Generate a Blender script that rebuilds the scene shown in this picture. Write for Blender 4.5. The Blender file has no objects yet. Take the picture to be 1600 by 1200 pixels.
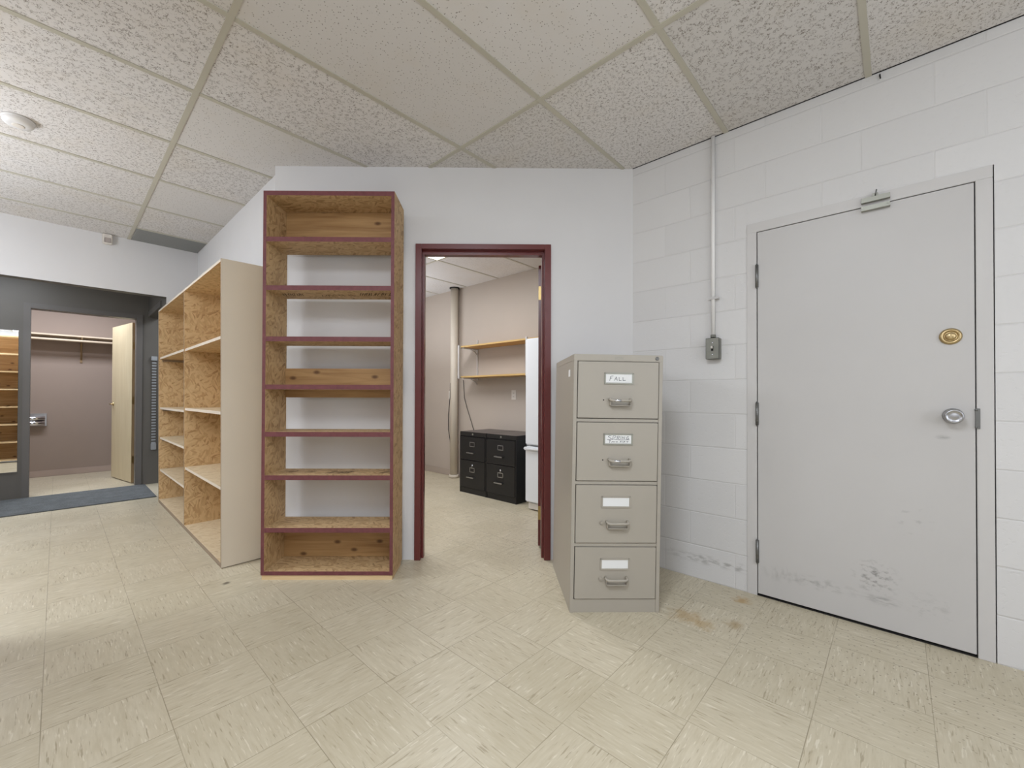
import bpy, bmesh, math, random
from mathutils import Vector, Matrix
random.seed(7)
S = bpy.context.scene
COL = S.collection
PI = math.pi

# ------------------------------------------------------------------ node helpers
def srgb(r, g, b):
    def f(c):
        c /= 255.0
        return c/12.92 if c <= .04045 else ((c+.055)/1.055)**2.4
    return (f(r), f(g), f(b), 1.0)

class NT:
    def __init__(self, name):
        self.m = bpy.data.materials.new(name); self.m.use_nodes = True
        self.t = self.m.node_tree; self.t.nodes.clear()
        self.out = self.n('ShaderNodeOutputMaterial')
        self.b = self.n('ShaderNodeBsdfPrincipled')
        self.l(self.b.outputs[0], self.out.inputs[0])
    def n(self, t, **k):
        x = self.t.nodes.new(t)
        for a, v in k.items(): setattr(x, a, v)
        return x
    def l(self, a, b): self.t.links.new(a, b)
    def set(self, sock, v):
        if hasattr(v, 'is_output') or isinstance(v, bpy.types.NodeSocket): self.l(v, sock)
        else: sock.default_value = v
    def math(self, op, a, b=None, c=None, clamp=False):
        x = self.n('ShaderNodeMath', operation=op, use_clamp=clamp)
        self.set(x.inputs[0], a)
        if b is not None: self.set(x.inputs[1], b)
        if c is not None: self.set(x.inputs[2], c)
        return x.outputs[0]
    def mapr(self, v, a, b, c=0., d=1., smooth=False):
        x = self.n('ShaderNodeMapRange', clamp=True)
        if smooth: x.interpolation_type = 'SMOOTHSTEP'
        self.set(x.inputs[0], v); x.inputs[1].default_value = a; x.inputs[2].default_value = b
        x.inputs[3].default_value = c; x.inputs[4].default_value = d
        return x.outputs[0]
    def mix(self, f, a, b, blend='MIX'):
        x = self.n('ShaderNodeMix', data_type='RGBA', blend_type=blend)
        self.set(x.inputs[0], f); self.set(x.inputs[6], a); self.set(x.inputs[7], b)
        return x.outputs[2]
    def coords(self, kind='Object'):
        return self.n('ShaderNodeTexCoord').outputs[kind]
    def sep(self, v):
        x = self.n('ShaderNodeSeparateXYZ'); self.l(v, x.inputs[0]); return x.outputs
    def comb(self, x, y, z=0.):
        c = self.n('ShaderNodeCombineXYZ')
        self.set(c.inputs[0], x); self.set(c.inputs[1], y); self.set(c.inputs[2], z)
        return c.outputs[0]
    def mapping(self, v, loc=(0,0,0), rot=(0,0,0), sc=(1,1,1)):
        x = self.n('ShaderNodeMapping'); self.l(v, x.inputs[0])
        x.inputs[1].default_value = loc; x.inputs[2].default_value = rot; x.inputs[3].default_value = sc
        return x.outputs[0]
    def noise(self, v, scale, detail=2., rough=.5, dist=0.):
        x = self.n('ShaderNodeTexNoise'); self.l(v, x.inputs['Vector'])
        x.inputs['Scale'].default_value = scale; x.inputs['Detail'].default_value = detail
        x.inputs['Roughness'].default_value = rough; x.inputs['Distortion'].default_value = dist
        return x.outputs[0]
    def voronoi(self, v, scale, out='Color', feature='F1', dim='3D', rnd=1.):
        x = self.n('ShaderNodeTexVoronoi', feature=feature, voronoi_dimensions=dim)
        self.l(v, x.inputs['Vector']); x.inputs['Scale'].default_value = scale
        x.inputs['Randomness'].default_value = rnd
        return x.outputs[out]
    def white(self, v):
        x = self.n('ShaderNodeTexWhiteNoise', noise_dimensions='3D'); self.l(v, x.inputs['Vector'])
        return x.outputs
    def bump(self, h, strength=.3, dist=.01):
        x = self.n('ShaderNodeBump'); self.l(h, x.inputs['Height'])
        x.inputs['Strength'].default_value = strength; x.inputs['Distance'].default_value = dist
        self.l(x.outputs[0], self.b.inputs['Normal'])
    def fin(self, col, rough=.6, metal=0., spec=.5, **k):
        self.set(self.b.inputs['Base Color'], col); self.set(self.b.inputs['Roughness'], rough)
        self.b.inputs['Metallic'].default_value = metal
        self.b.inputs['Specular IOR Level'].default_value = spec
        return self.m

def plain(name, rgb, rough=.6, metal=0., spec=.4, var=.04, scale=3., fine=0.):
    t = NT(name); c = t.coords()
    n = t.noise(c, scale, 3.)
    col = srgb(*rgb)
    k = t.mapr(n, .25, .75, 1-var, 1+var)
    x = t.mix(1., col, t.comb(k, k, k), 'MULTIPLY')
    if fine:
        t.bump(t.noise(c, 220., 2.), fine, .002)
    return t.fin(x, rough, metal, spec)

def emit(name, rgb, strength):
    t = NT(name)
    t.b.inputs['Emission Color'].default_value = srgb(*rgb); t.b.inputs['Emission Strength'].default_value = strength
    return t.fin(srgb(*rgb), .5)

def facecoords(t):
    """2-D in-plane coordinates picked from the object-space normal"""
    tc = t.n('ShaderNodeTexCoord')
    p = t.sep(tc.outputs['Object']); nn = t.sep(tc.outputs['Normal'])
    ax = t.math('GREATER_THAN', t.math('ABSOLUTE', nn[0]), .6)
    ay = t.math('GREATER_THAN', t.math('ABSOLUTE', nn[1]), .6)
    az = t.math('GREATER_THAN', t.math('ABSOLUTE', nn[2]), .6)
    # u along the long run, v across
    u = t.math('ADD', t.math('MULTIPLY', ax, p[1]), t.math('ADD', t.math('MULTIPLY', ay, p[0]), t.math('MULTIPLY', az, p[0])))
    v = t.math('ADD', t.math('MULTIPLY', ax, p[2]), t.math('ADD', t.math('MULTIPLY', ay, p[2]), t.math('MULTIPLY', az, p[1])))
    w = t.math('ADD', t.math('MULTIPLY', ax, p[0]), t.math('ADD', t.math('MULTIPLY', ay, p[1]), t.math('MULTIPLY', az, p[2])))
    return u, v, t.math('SNAP', w, .05), (ax, ay, az)

def osb(name, light=(206, 172, 124), mid=(176, 138, 90), dark=(118, 82, 46), pale=0., vertical=True):
    t = NT(name)
    u, v, w, _ = facecoords(t)
    base = t.comb(u, v, w)
    warp = t.noise(base, 9., 2.)
    def layer(rot, sx, sy, off):
        m = t.mapping(base, (off, off*1.7, off*.3), (0, 0, rot), (1, 1, 1))
        d = t.n('ShaderNodeVectorMath', operation='ADD'); t.l(m, d.inputs[0])
        t.l(t.comb(t.math('MULTIPLY', warp, .05), t.math('MULTIPLY', warp, .03)), d.inputs[1])
        m2 = t.mapping(d.outputs[0], sc=(sx, sy, 1))
        return t.sep(t.voronoi(m2, 1., 'Color', dim='2D'))[0], m2
    a0 = PI/2 if vertical else 0.
    l1, m1 = layer(a0+.25, 17, 78, 1.)
    l2, m2 = layer(a0-.5, 20, 85, 3.)
    l3, m3 = layer(a0+1.15, 22, 80, 5.)
    k1 = t.mapr(t.sep(t.voronoi(t.mapping(base, sc=(24, 24, 1)), 1., 'Color', dim='2D'))[1], .45, .55)
    k2 = t.mapr(t.sep(t.voronoi(t.mapping(base, (2, 5, 0), sc=(20, 26, 1)), 1., 'Color', dim='2D'))[2], .60, .68)
    f = t.mix(k1, t.comb(l1, l1, l1), t.comb(l2, l2, l2))
    f = t.mix(k2, f, t.comb(l3, l3, l3))
    f = t.sep(f)[0]
    grain = t.noise(t.mapping(m1, sc=(.6, 6, 1)), 3., 3.)
    f2 = t.math('ADD', t.math('MULTIPLY', f, .62), t.math('MULTIPLY', grain, .38))
    col = t.mix(t.mapr(f2, .22, .62), srgb(*mid), srgb(*light))
    col = t.mix(t.math('MULTIPLY', t.mapr(f, .12, .04), .26), col, srgb(*dark))
    # few black gaps
    gap = t.mapr(t.noise(t.mapping(base, sc=(26, 60, 1) if not vertical else (60, 26, 1)), 1., 3., .6), .72, .78)
    col = t.mix(t.math('MULTIPLY', gap, .7), col, srgb(70, 46, 26))
    if pale:
        col = t.mix(pale, col, srgb(205, 194, 172))
    t.bump(f, .12, .002)
    return t.fin(col, .62, 0., .35)

def pine(name, base=(184, 148, 100), dark=(148, 110, 68), axis=0, knots=.85):
    t = NT(name)
    u, v, w, _ = facecoords(t)
    b = t.comb(u, v, w) if axis == 0 else t.comb(v, u, w)
    g = t.noise(t.mapping(b, sc=(1.6, 26, 1)), 1., 4., .55, .8)
    g2 = t.noise(t.mapping(b, sc=(6, 160, 1)), 1., 2.)
    col = t.mix(t.mapr(g, .32, .7), srgb(*base), srgb(*dark))
    col = t.mix(t.math('MULTIPLY', t.mapr(g2, .5, .8), .3), col, srgb(*dark))
    vd = t.voronoi(t.mapping(b, (.35, .2, 0), sc=(3.4, 6, 1)), 1., 'Distance', dim='2D')
    col = t.mix(t.math('MULTIPLY', t.mapr(vd, .10, .035), knots), col, srgb(84, 52, 28))
    return t.fin(col, .5, 0., .4)

# ------------------------------------------------------------------ geometry helpers
class MB:
    def __init__(self): self.bm = bmesh.new()
    def box(self, x0, x1, y0, y1, z0, z1, mi=0, bev=0., facemats=None):
        bm2 = bmesh.new()
        v = [bm2.verts.new((x, y, z)) for x in (x0, x1) for y in (y0, y1) for z in (z0, z1)]
        fs = {'-x': (0,1,3,2), '+x': (4,6,7,5), '-y': (0,4,5,1), '+y': (2,3,7,6), '-z': (0,2,6,4), '+z': (1,5,7,3)}
        for k, ix in fs.items():
            f = bm2.faces.new([v[i] for i in ix]); f.material_index = (facemats or {}).get(k, mi)
        bmesh.ops.recalc_face_normals(bm2, faces=bm2.faces)
        if bev: bmesh.ops.bevel(bm2, geom=list(bm2.edges), offset=bev, segments=2, affect='EDGES', clamp_overlap=True)
        self._merge(bm2); return self
    def _merge(self, bm2, M=None):
        if M is not None: bm2.transform(M)
        me = bpy.data.meshes.new('t'); bm2.to_mesh(me); bm2.free()
        self.bm.from_mesh(me); bpy.data.meshes.remove(me)
    def cyl(self, a, b, r, r2=None, seg=24, mi=0, caps=True):
        a = Vector(a); b = Vector(b); d = b-a
        bm2 = bmesh.new()
        bmesh.ops.create_cone(bm2, cap_ends=caps, segments=seg, radius1=r, radius2=r if r2 is None else r2, depth=d.length)
        for f in bm2.faces:
            f.material_index = mi; f.smooth = len(f.verts) == 4
        M = Matrix.Translation((a+b)/2) @ d.to_track_quat('Z', 'Y').to_matrix().to_4x4()
        self._merge(bm2, M); return self
    def lathe(self, o, axis, prof, seg=32, mi=0):
        """prof: list of (radius, distance along axis)"""
        q = Vector(axis).normalized().to_track_quat('Z', 'Y').to_matrix().to_4x4()
        bm2 = bmesh.new(); rings = []
        for r, h in prof:
            rings.append([bm2.verts.new((max(r, 1e-5)*math.cos(2*PI*i/seg), max(r, 1e-5)*math.sin(2*PI*i/seg), h)) for i in range(seg)])
        for k in range(len(rings)-1):
            for i in range(seg):
                f = bm2.faces.new((rings[k][i], rings[k][(i+1) % seg], rings[k+1][(i+1) % seg], rings[k+1][i])); f.smooth = True
        bm2.faces.new(rings[0][::-1]); bm2.faces.new(rings[-1])
        for f in bm2.faces: f.material_index = mi
        bmesh.ops.recalc_face_normals(bm2, faces=bm2.faces)
        self._merge(bm2, Matrix.Translation(o) @ q); return self
    def tube(self, pts, r, seg=10, mi=0):
        pts = [Vector(p) for p in pts]; bm2 = bmesh.new(); rings = []
        n0 = None
        for i, p in enumerate(pts):
            d = (pts[min(i+1, len(pts)-1)]-pts[max(i-1, 0)]).normalized()
            if n0 is None: n0 = d.orthogonal().normalized()
            n0 = (n0-d*n0.dot(d)).normalized(); b = d.cross(n0)
            rings.append([bm2.verts.new(p+n0*r*math.cos(2*PI*k/seg)+b*r*math.sin(2*PI*k/seg)) for k in range(seg)])
        for k in range(len(rings)-1):
            for i in range(seg):
                f = bm2.faces.new((rings[k][i], rings[k][(i+1) % seg], rings[k+1][(i+1) % seg], rings[k+1][i])); f.smooth = True
        bm2.faces.new(rings[0][::-1]); bm2.faces.new(rings[-1])
        for f in bm2.faces: f.material_index = mi
        bmesh.ops.recalc_face_normals(bm2, faces=bm2.faces)
        self._merge(bm2); return self
    def prism(self, poly, z0, z1, mi=0):
        bm2 = bmesh.new()
        a = [bm2.verts.new((x, y, z0)) for x, y in poly]; b = [bm2.verts.new((x, y, z1)) for x, y in poly]
        n = len(poly)
        bm2.faces.new(a[::-1]); bm2.faces.new(b)
        for i in range(n): bm2.faces.new((a[i], a[(i+1) % n], b[(i+1) % n], b[i]))
        for f in bm2.faces: f.material_index = mi
        bmesh.ops.recalc_face_normals(bm2, faces=bm2.faces)
        self._merge(bm2); return self
    def lines(self, polys, y, w, o, ux=(1,0,0), uz=(0,0,1), h=.0006, mi=0):
        """flat pen strokes: polylines in (u,v) on a plane"""
        ux = Vector(ux); uz = Vector(uz); o = Vector(o); nn = ux.cross(uz)
        for pl in polys:
            for (a, b), (c, d) in zip(pl[:-1], pl[1:]):
                A = o+ux*a+uz*b; B = o+ux*c+uz*d; t = (B-A)
                if t.length < 1e-6: continue
                t.normalize(); s = nn.cross(t)*w*.5; e = t*w*.4
                vs = [self.bm.verts.new(q+nn*y) for q in (A-e-s, B+e-s, B+e+s, A-e+s)]
                f = self.bm.faces.new(vs); f.material_index = mi
        return self
    def build(self, name, mats, parent=None, shear=None):
        me = bpy.data.meshes.new(name)
        self.bm.to_mesh(me); self.bm.free()
        for m in (mats if isinstance(mats, (list, tuple)) else [mats]): me.materials.append(m)
        if shear: shear(me)
        o = bpy.data.objects.new(name, me); COL.objects.link(o)
        if parent: o.parent = parent
        return o

def thing(name, label, cat, loc=(0,0,0), rz=0., group=None):
    o = bpy.data.objects.new(name, None); COL.objects.link(o); o.empty_display_size = .1
    o.location = loc; o.rotation_euler = (0, 0, rz); o['label'] = label; o['category'] = cat
    if group: o['group'] = group
    return o
def tag(o, label, cat, group=None):
    o['label'] = label; o['category'] = cat
    if group: o['group'] = group
    return o
def struct(o, label=None, cat=None):
    o['kind'] = 'structure'
    if label: o['label'] = label
    if cat: o['category'] = cat
    return o
def sempty(name, loc=(0,0,0), rz=0., label=None, cat=None):
    o = bpy.data.objects.new(name, None); COL.objects.link(o); o.empty_display_size = .1
    o.location = loc; o.rotation_euler = (0, 0, rz)
    return struct(o, label, cat)

# ------------------------------------------------------------------ layout numbers (metres)
DX = 2.731                      # block wall plane
H = 2.69                        # main ceiling
A = Vector((1.06, 3.04, 0)); B = Vector((DX, 1.318, 0))
DL = (B-A).length; DROT = math.atan2(B.y-A.y, B.x-A.x)
FY = 5.6                        # far wall
AY = 6.83                       # alcove rear wall
BX = 3.843                      # back room rear wall
CY = 8.455                      # closet rear wall

# ------------------------------------------------------------------ materials
def m_floor():
    t = NT('vinyl_tile'); p = t.sep(t.coords())
    F = .3068; fx, fy = 1.812, .527
    u = t.math('DIVIDE', t.math('SUBTRACT', p[0], fx), F); v = t.math('DIVIDE', t.math('SUBTRACT', p[1], fy), F)
    iu = t.math('FLOOR', u); iv = t.math('FLOOR', v)
    par = t.math('MODULO', t.math('ADD', t.math('ADD', iu, iv), 200.), 2.)
    odd = t.math('GREATER_THAN', par, .5)
    idv = t.comb(iu, iv, 0.)
    rnd = t.white(idv)
    r1 = t.sep(rnd['Color'])
    # streak coordinates: long axis along x on odd tiles, along y on even tiles
    inv = t.math('SUBTRACT', 1., odd)
    la = t.math('ADD', t.math('MULTIPLY', odd, p[0]), t.math('MULTIPLY', inv, p[1]))
    sh = t.math('ADD', t.math('MULTIPLY', odd, p[1]), t.math('MULTIPLY', inv, p[0]))
    la = t.math('ADD', la, t.math('MULTIPLY', r1[0], 30.))
    sv = t.comb(la, sh, t.math('MULTIPLY', r1[1], 9.))
    s1 = t.noise(t.mapping(sv, sc=(11, 85, 1)), 1., 3., .55)
    s2 = t.noise(t.mapping(sv, (3, 9, 4), sc=(13, 125, 1)), 1., 2.)
    s3 = t.noise(t.mapping(sv, (7, 2, 8), sc=(15, 120, 1)), 1., 2.)
    base = t.mix(t.mapr(r1[2], 0., 1.), srgb(194, 184, 160), srgb(201, 191, 168))
    col = t.mix(t.mapr(s1, .35, .7, 0., .6), base, srgb(180, 168, 142))
    col = t.mix(t.math('MULTIPLY', t.mapr(s2, .62, .70), .62), col, srgb(142, 128, 102))
    col = t.mix(t.math('MULTIPLY', t.mapr(s3, .62, .70), .6), col, srgb(221, 213, 194))
    # large soft dirt
    ob = t.coords()
    col = t.mix(t.mapr(t.noise(ob, 1.7, 4., .6), .45, .8, 0., .28), col, srgb(158, 146, 118))
    # scuffs and rust stains
    for (x, y, r, c, s) in ((2.604, .621, .06, (166, 130, 70), .75), (2.22, .79, .10, (168, 136, 82), .55), (2.2, .70, .08, (168, 136, 82), .5),
                            (2.30, .585, .06, (150, 122, 74), .6), (.707, 2.893, .03, (92, 84, 70), .9)):
        dx = t.math('SUBTRACT', p[0], x); dy = t.math('SUBTRACT', p[1], y)
        d = t.math('SQRT', t.math('ADD', t.math('MULTIPLY', dx, dx), t.math('MULTIPLY', dy, dy)))
        d = t.math('ADD', d, t.math('MULTIPLY', t.math('SUBTRACT', t.noise(ob, 22., 3.), .5), r*1.6))
        col = t.mix(t.math('MULTIPLY', t.mapr(d, r, r*.1, 0., 1., True), s), col, srgb(*c))
    # dark flecks near the steel door
    fl = t.voronoi(t.mapping(ob, sc=(26, 26, 1)), 1., 'Distance', dim='2D')
    near = t.mapr(p[0], 1.7, 2.2)
    col = t.mix(t.math('MULTIPLY', t.math('MULTIPLY', t.mapr(fl, .10, .06), near), .55), col, srgb(92, 80, 60))
    # joints
    eu = t.math('ABSOLUTE', t.math('SUBTRACT', t.math('FRACT', u), .5)); ev = t.math('ABSOLUTE', t.math('SUBTRACT', t.math('FRACT', v), .5))
    e = t.math('MAXIMUM', eu, ev)
    jw = t.mapr(t.noise(ob, 3., 2.), .3, .7, .25, .85)
    col = t.mix(t.math('MULTIPLY', t.mapr(e, .4945, .4975), jw), col, srgb(120, 108, 84))
    rough = t.mapr(t.noise(ob, 5., 4.), .3, .7, .30, .44)
    return t.fin(col, rough, 0., .42)

def m_ceiling(gx, gy, sx, sy, tint=1., worm=1.):
    t = NT('fissured_ceiling_tile'); ob = t.coords(); p = t.sep(ob)
    iu = t.math('FLOOR', t.math('DIVIDE', t.math('SUBTRACT', p[0], gx), sx)); iv = t.math('FLOOR', t.math('DIVIDE', t.math('SUBTRACT', p[1], gy), sy))
    w = t.white(t.comb(iu, iv, 3.)); r = t.sep(w['Color'])
    base = t.mix(r[0], srgb(207, 203, 199), srgb(219, 215, 212))
    q = t.comb(p[0], p[1], t.math('MULTIPLY', r[1], 5.))
    n1 = t.noise(q, 95., 2., .5, .6); n2 = t.noise(t.mapping(q, (4, 4, 4)), 60., 2.)
    wm = t.math('MULTIPLY', t.mapr(t.math('ABSOLUTE', t.math('SUBTRACT', n1, .5)), .05, .018), t.mapr(n2, .47, .56))
    dots = t.mapr(t.voronoi(q, 75., 'Distance', dim='3D'), .22, .13)
    pin = 0.
    for iv_ in (-3., -2., 0., 2.):
        pin = t.math('ADD', pin, t.math('COMPARE', iv, iv_, .1))
    pick = t.math('SUBTRACT', 1., t.math('MULTIPLY', pin, t.math('COMPARE', iu, 0., .1)))
    mk = t.math('ADD', t.math('MULTIPLY', wm, pick), t.math('MULTIPLY', dots, t.math('SUBTRACT', 1., pick)))
    mk = t.math('MULTIPLY', mk, .78*worm, clamp=True)
    col = t.mix(mk, base, srgb(118, 108, 98))
    col = t.mix(t.mapr(t.noise(ob, 2.2, 4., .6), .52, .8, 0., .25), col, srgb(196, 180, 150))
    h = t.math('SUBTRACT', 1., mk); t.bump(h, .35, .004)
    return t.fin(col, .9, 0., .1)

def m_blocks():
    t = NT('painted_block_wall'); ob = t.coords(); p = t.sep(ob)
    y, z = p[1], p[2]; C = .2032
    rz = t.math('DIVIDE', z, C); row = t.math('FLOOR', rz)
    odd = t.math('MODULO', t.math('ADD', row, 100.), 2.)
    ph = t.math('ADD', t.math('MULTIPLY', odd, .940-.4064), t.math('MULTIPLY', t.math('SUBTRACT', 1., odd), 1.095-.4064))
    uy = t.math('DIVIDE', t.math('SUBTRACT', y, ph), .4064)
    dz = t.math('MULTIPLY', t.math('SUBTRACT', .5, t.math('ABSOLUTE', t.math('SUBTRACT', t.math('FRACT', rz), .5))), C)
    dy = t.math('MULTIPLY', t.math('SUBTRACT', .5, t.math('ABSOLUTE', t.math('SUBTRACT', t.math('FRACT', uy), .5))), .4064)
    wob = t.math('MULTIPLY', t.math('SUBTRACT', t.noise(ob, 14., 3.), .5), .006)
    hz = t.mapr(t.math('ADD', dz, wob), .001, .0055, 0., 1., True)
    hy = t.mapr(t.math('ADD', dy, wob), .0005, .005, 0.55, 1., True)
    h = t.math('MINIMUM', hz, hy)
    pits = t.mapr(t.noise(ob, 55., 4., .6), .30, .42, .0, .22)
    hh = t.math('ADD', h, pits)
    bw = t.white(t.comb(t.math('FLOOR', uy), row, 1.))['Value']
    base = t.mix(bw, srgb(208, 206, 204), srgb(213, 211, 209))
    col = t.mix(t.math('MULTIPLY', t.math('SUBTRACT', 1., h), .12), base, srgb(165, 162, 158))
    # black scuff band near the floor, left of the door
    bz = t.math('ABSOLUTE', t.math('SUBTRACT', z, t.math('ADD', .115, t.math('MULTIPLY', t.noise(ob, 6., 2.), .02))))
    band = t.math('MULTIPLY', t.mapr(bz, .035, .0), t.mapr(t.noise(t.mapping(ob, sc=(1, 22, 60)), 1., 3.), .42, .68))
    band = t.math('MULTIPLY', band, t.mapr(y, .60, .66)); band = t.math('MULTIPLY', band, t.mapr(y, 1.12, .95))
    col = t.mix(t.math('MULTIPLY', band, .75), col, srgb(110, 106, 100))
    t.bump(hh, .4, .005)
    return t.fin(col, .55, 0., .35)

def m_door():
    t = NT('scuffed_door_paint'); ob = t.coords(); p = t.sep(ob); y, z = p[1], p[2]
    col = t.mix(t.mapr(t.noise(ob, 1.5, 3.), .3, .7), srgb(190, 187, 184), srgb(195, 192, 189))
    def patch(cy, cz, ry, rz, s, sc, lo, hi):
        dy = t.math('DIVIDE', t.math('SUBTRACT', y, cy), ry); dz = t.math('DIVIDE', t.math('SUBTRACT', z, cz), rz)
        d = t.math('SQRT', t.math('ADD', t.math('MULTIPLY', dy, dy), t.math('MULTIPLY', dz, dz)))
        m = t.math('MULTIPLY', t.mapr(d, 1., .25), t.mapr(t.noise(t.mapping(ob, sc=sc), 1., 3., .6), lo, hi))
        return t.math('MULTIPLY', m, s)
    for a in ((.08, .245, .10, .10, .75, (1, 30, 45), .5, .68), (.06, .145, .09, .03, .6, (1, 14, 50), .42, .66),
              (.30, .15, .20, .04, .45, (1, 22, 50), .45, .7), (.45, .15, .12, .05, .35, (1, 40, 14), .45, .7),
              (-.10, .17, .10, .08, .3, (1, 24, 50), .5, .7), (-.144, .939, .03, .012, .6, (1, 20, 60), .35, .6), (-.05, .55, .1, .1, .25, (1, 20, 50), .58, .7)):
        col = t.mix(patch(*a), col, srgb(110, 107, 104))
    return t.fin(col, .42, 0., .4)

M = {}
M['floor'] = m_floor()
CGX, CGY, CT = .4842, 2.633, .6338
M['ceil'] = m_ceiling(CGX, CGY, 2*CT, CT)
M['ceil_back'] = m_ceiling(2.87, 3.655, 1.22, .60, worm=.35)
M['grid'] = plain('ceiling_grid_paint', (186, 181, 166), .5)
M['blocks'] = m_blocks()
M['wall'] = plain('white_wall_paint', (213, 211, 210), .6, var=.015, fine=.05)
M['wall_beige'] = plain('beige_wall_paint', (180, 168, 156), .6, var=.02, fine=.05)
M['wall_mauve'] = plain('mauve_wall_paint', (155, 139, 127), .55, var=.02, fine=.05)
M['wall_grey'] = plain('charcoal_wall_paint', (98, 94, 88), .5, var=.03, fine=.05)
M['casing_grey'] = plain('charcoal_trim_paint', (102, 98, 94), .4, var=.03)
M['white'] = plain('white_paint', (214, 212, 210), .45, var=.02)
M['door'] = m_door()
M['bright'] = plain('conduit_white', (232, 230, 227), .4, var=.01)
M['frame_white'] = plain('white_frame_paint', (199, 196, 193), .4, var=.02)
M['burg'] = plain('burgundy_gloss_paint', (100, 43, 41), .28, var=.05, spec=.5)
M['burg_edge'] = plain('burgundy_edge_paint', (108, 60, 62), .5, var=.18, scale=40.)
M['osb'] = osb('strand_board', (208, 178, 134), (182, 148, 104), (128, 94, 58))
M['osb_dark'] = osb('strand_board_brown', (198, 167, 124), (166, 134, 93), (108, 82, 52))
M['osb_shelf'] = osb('strand_board_shelf', (198, 168, 126), (168, 137, 96), (108, 82, 52), 0., False)
M['osb_pale'] = osb('strand_board_pale', (214, 192, 154), (196, 168, 124), (130, 96, 60), .35, False)
M['pine'] = pine('knotty_pine')
M['pine_light'] = pine('pale_pine', (220, 194, 152), (200, 168, 124))
M['panel_cream'] = plain('cream_shelf_panel', (207, 196, 178), .5, var=.03, scale=2.)
M['shelf_edge'] = plain('cream_shelf_edge', (222, 208, 190), .5, var=.03)
M['raw_edge'] = plain('raw_board_edge', (150, 132, 112), .7, var=.12, scale=60.)
M['cab'] = plain('putty_enamel', (165, 158, 146), .38, var=.015)
M['cab_dark'] = plain('putty_gap', (60, 56, 46), .6)
M['card'] = plain('card_paper', (226, 226, 224), .7, var=.02)
M['holder'] = plain('grey_label_metal', (150, 149, 138), .35, .5)
M['steel'] = plain('brushed_steel', (176, 176, 178), .28, 1., var=.05)
M['hinge'] = plain('dull_hinge_steel', (122, 122, 120), .4, .8)
M['brass'] = plain('brass', (186, 164, 122), .3, .9)
M['brass_dull'] = plain('aged_brass', (172, 148, 98), .35, .9)
M['ink'] = plain('ink', (74, 76, 84), .8)
M['stamp'] = plain('mill_stamp_ink', (70, 52, 34), .9)
M['black'] = plain('black_enamel', (30, 29, 29), .33, var=.05)
M['black_top'] = plain('black_enamel_grey', (84, 76, 72), .4, var=.1)
M['dark'] = plain('dark_gap', (26, 24, 22), .8)
M['chrome'] = plain('chrome', (222, 224, 230), .12, 1.)
M['galv'] = plain('galvanised_box', (132, 132, 124), .42, .6, var=.08, scale=30.)
M['fridge'] = plain('white_enamel', (226, 228, 230), .3, var=.01)
M['pipe'] = plain('cream_pipe_paint', (208, 198, 182), .45, var=.02)
M['ply'] = pine('golden_plywood', (206, 168, 108), (182, 138, 80), knots=0.)
M['plywood_edge'] = plain('plywood_edge', (196, 162, 104), .5, var=.05)
M['beech'] = pine('pale_beech_veneer', (206, 192, 160), (196, 180, 146), axis=1, knots=0.)
M['beech_edge'] = plain('door_edge_wood', (150, 126, 92), .5, var=.08)
M['rod'] = plain('pale_wood_rod', (206, 190, 168), .5)
M['base_mauve'] = plain('mauve_baseboard', (176, 158, 146), .45)
M['base_beige'] = plain('beige_baseboard', (170, 156, 144), .45)
def m_mat():
    t = NT('grey_carpet_mat'); ob = t.coords()
    n = t.noise(ob, 160., 3.); n2 = t.noise(ob, 9., 3.)
    col = t.mix(t.mapr(n, .3, .7), srgb(78, 80, 80), srgb(110, 112, 112))
    col = t.mix(t.mapr(n2, .4, .8, 0., .3), col, srgb(134, 138, 140))
    t.bump(n, .6, .004); return t.fin(col, .95, 0., .05)
M['mat'] = m_mat()
def m_mirror():
    t = NT('mirror_glass'); return t.fin((.92, .93, .92, 1), .005, 1.)
M['mirror'] = m_mirror()
M['grille'] = plain('grey_grille', (146, 146, 143), .7, var=.04, scale=60.)
M['plastic'] = plain('ivory_plastic', (216, 209, 200), .4)
M['plastic_grey'] = plain('smoky_lens', (168, 158, 152), .35)
M['cord'] = plain('dark_cord', (64, 58, 54), .5)
M['lens'] = emit('lit_diffuser', (255, 250, 240), 6.)
M['ribs'] = plain('pale_metal_ribs', (196, 200, 204), .3, .6)

# ------------------------------------------------------------------ room shell
XL, YR = -2.3, -2.3
o = MB().box(XL-.1, 4.2, YR-.1, CY+.2, -.06, 0).build('floor', M['floor']); struct(o)
main_poly = [(XL, YR), (DX, YR), (DX, B.y), (A.x, A.y), (A.x, FY), (XL, FY)]
o = MB().prism(main_poly, H, H+.05).build('ceiling', M['ceil']); struct(o)
# T-bar grid of the main ceiling
g = MB(); bw, bt = .013, .004
def inside(x, y):
    if not (XL < x < DX and YR < y < FY): return False
    if x > A.x and y > A.y: return False
    if x > A.x:
        t_ = (x-A.x)/(B.x-A.x); return y < A.y+(B.y-A.y)*t_
    return True
j = -8
while True:                                            # bars running along X
    y = CGY+j*CT
    if y > FY: break
    if y > YR:
        x1 = DX if y < B.y else (A.x+(y-A.y)/(B.y-A.y)*(B.x-A.x) if y < A.y else A.x)
        g.box(XL, x1-.002, y-bw, y+bw, H-bt, H+.001)
    j += 1
for i in range(-2, 3):                                 # bars running along Y
    x = CGX+i*2*CT
    if XL < x < DX:
        y1 = FY if x < A.x else A.y+(x-A.x)/(B.x-A.x)*(B.y-A.y)
        g.box(x-bw, x+bw, YR, y1-.002, H-bt-.001, H+.001)
o = g.build('trim_1', M['grid']); struct(o)

struct(MB().box(DX-.007, DX, YR, B.y, H-.0018, H+.001).build('shadow_line_strip', M['dark']))  # dark strip standing in for the shadow line where wall meets ceiling

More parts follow.
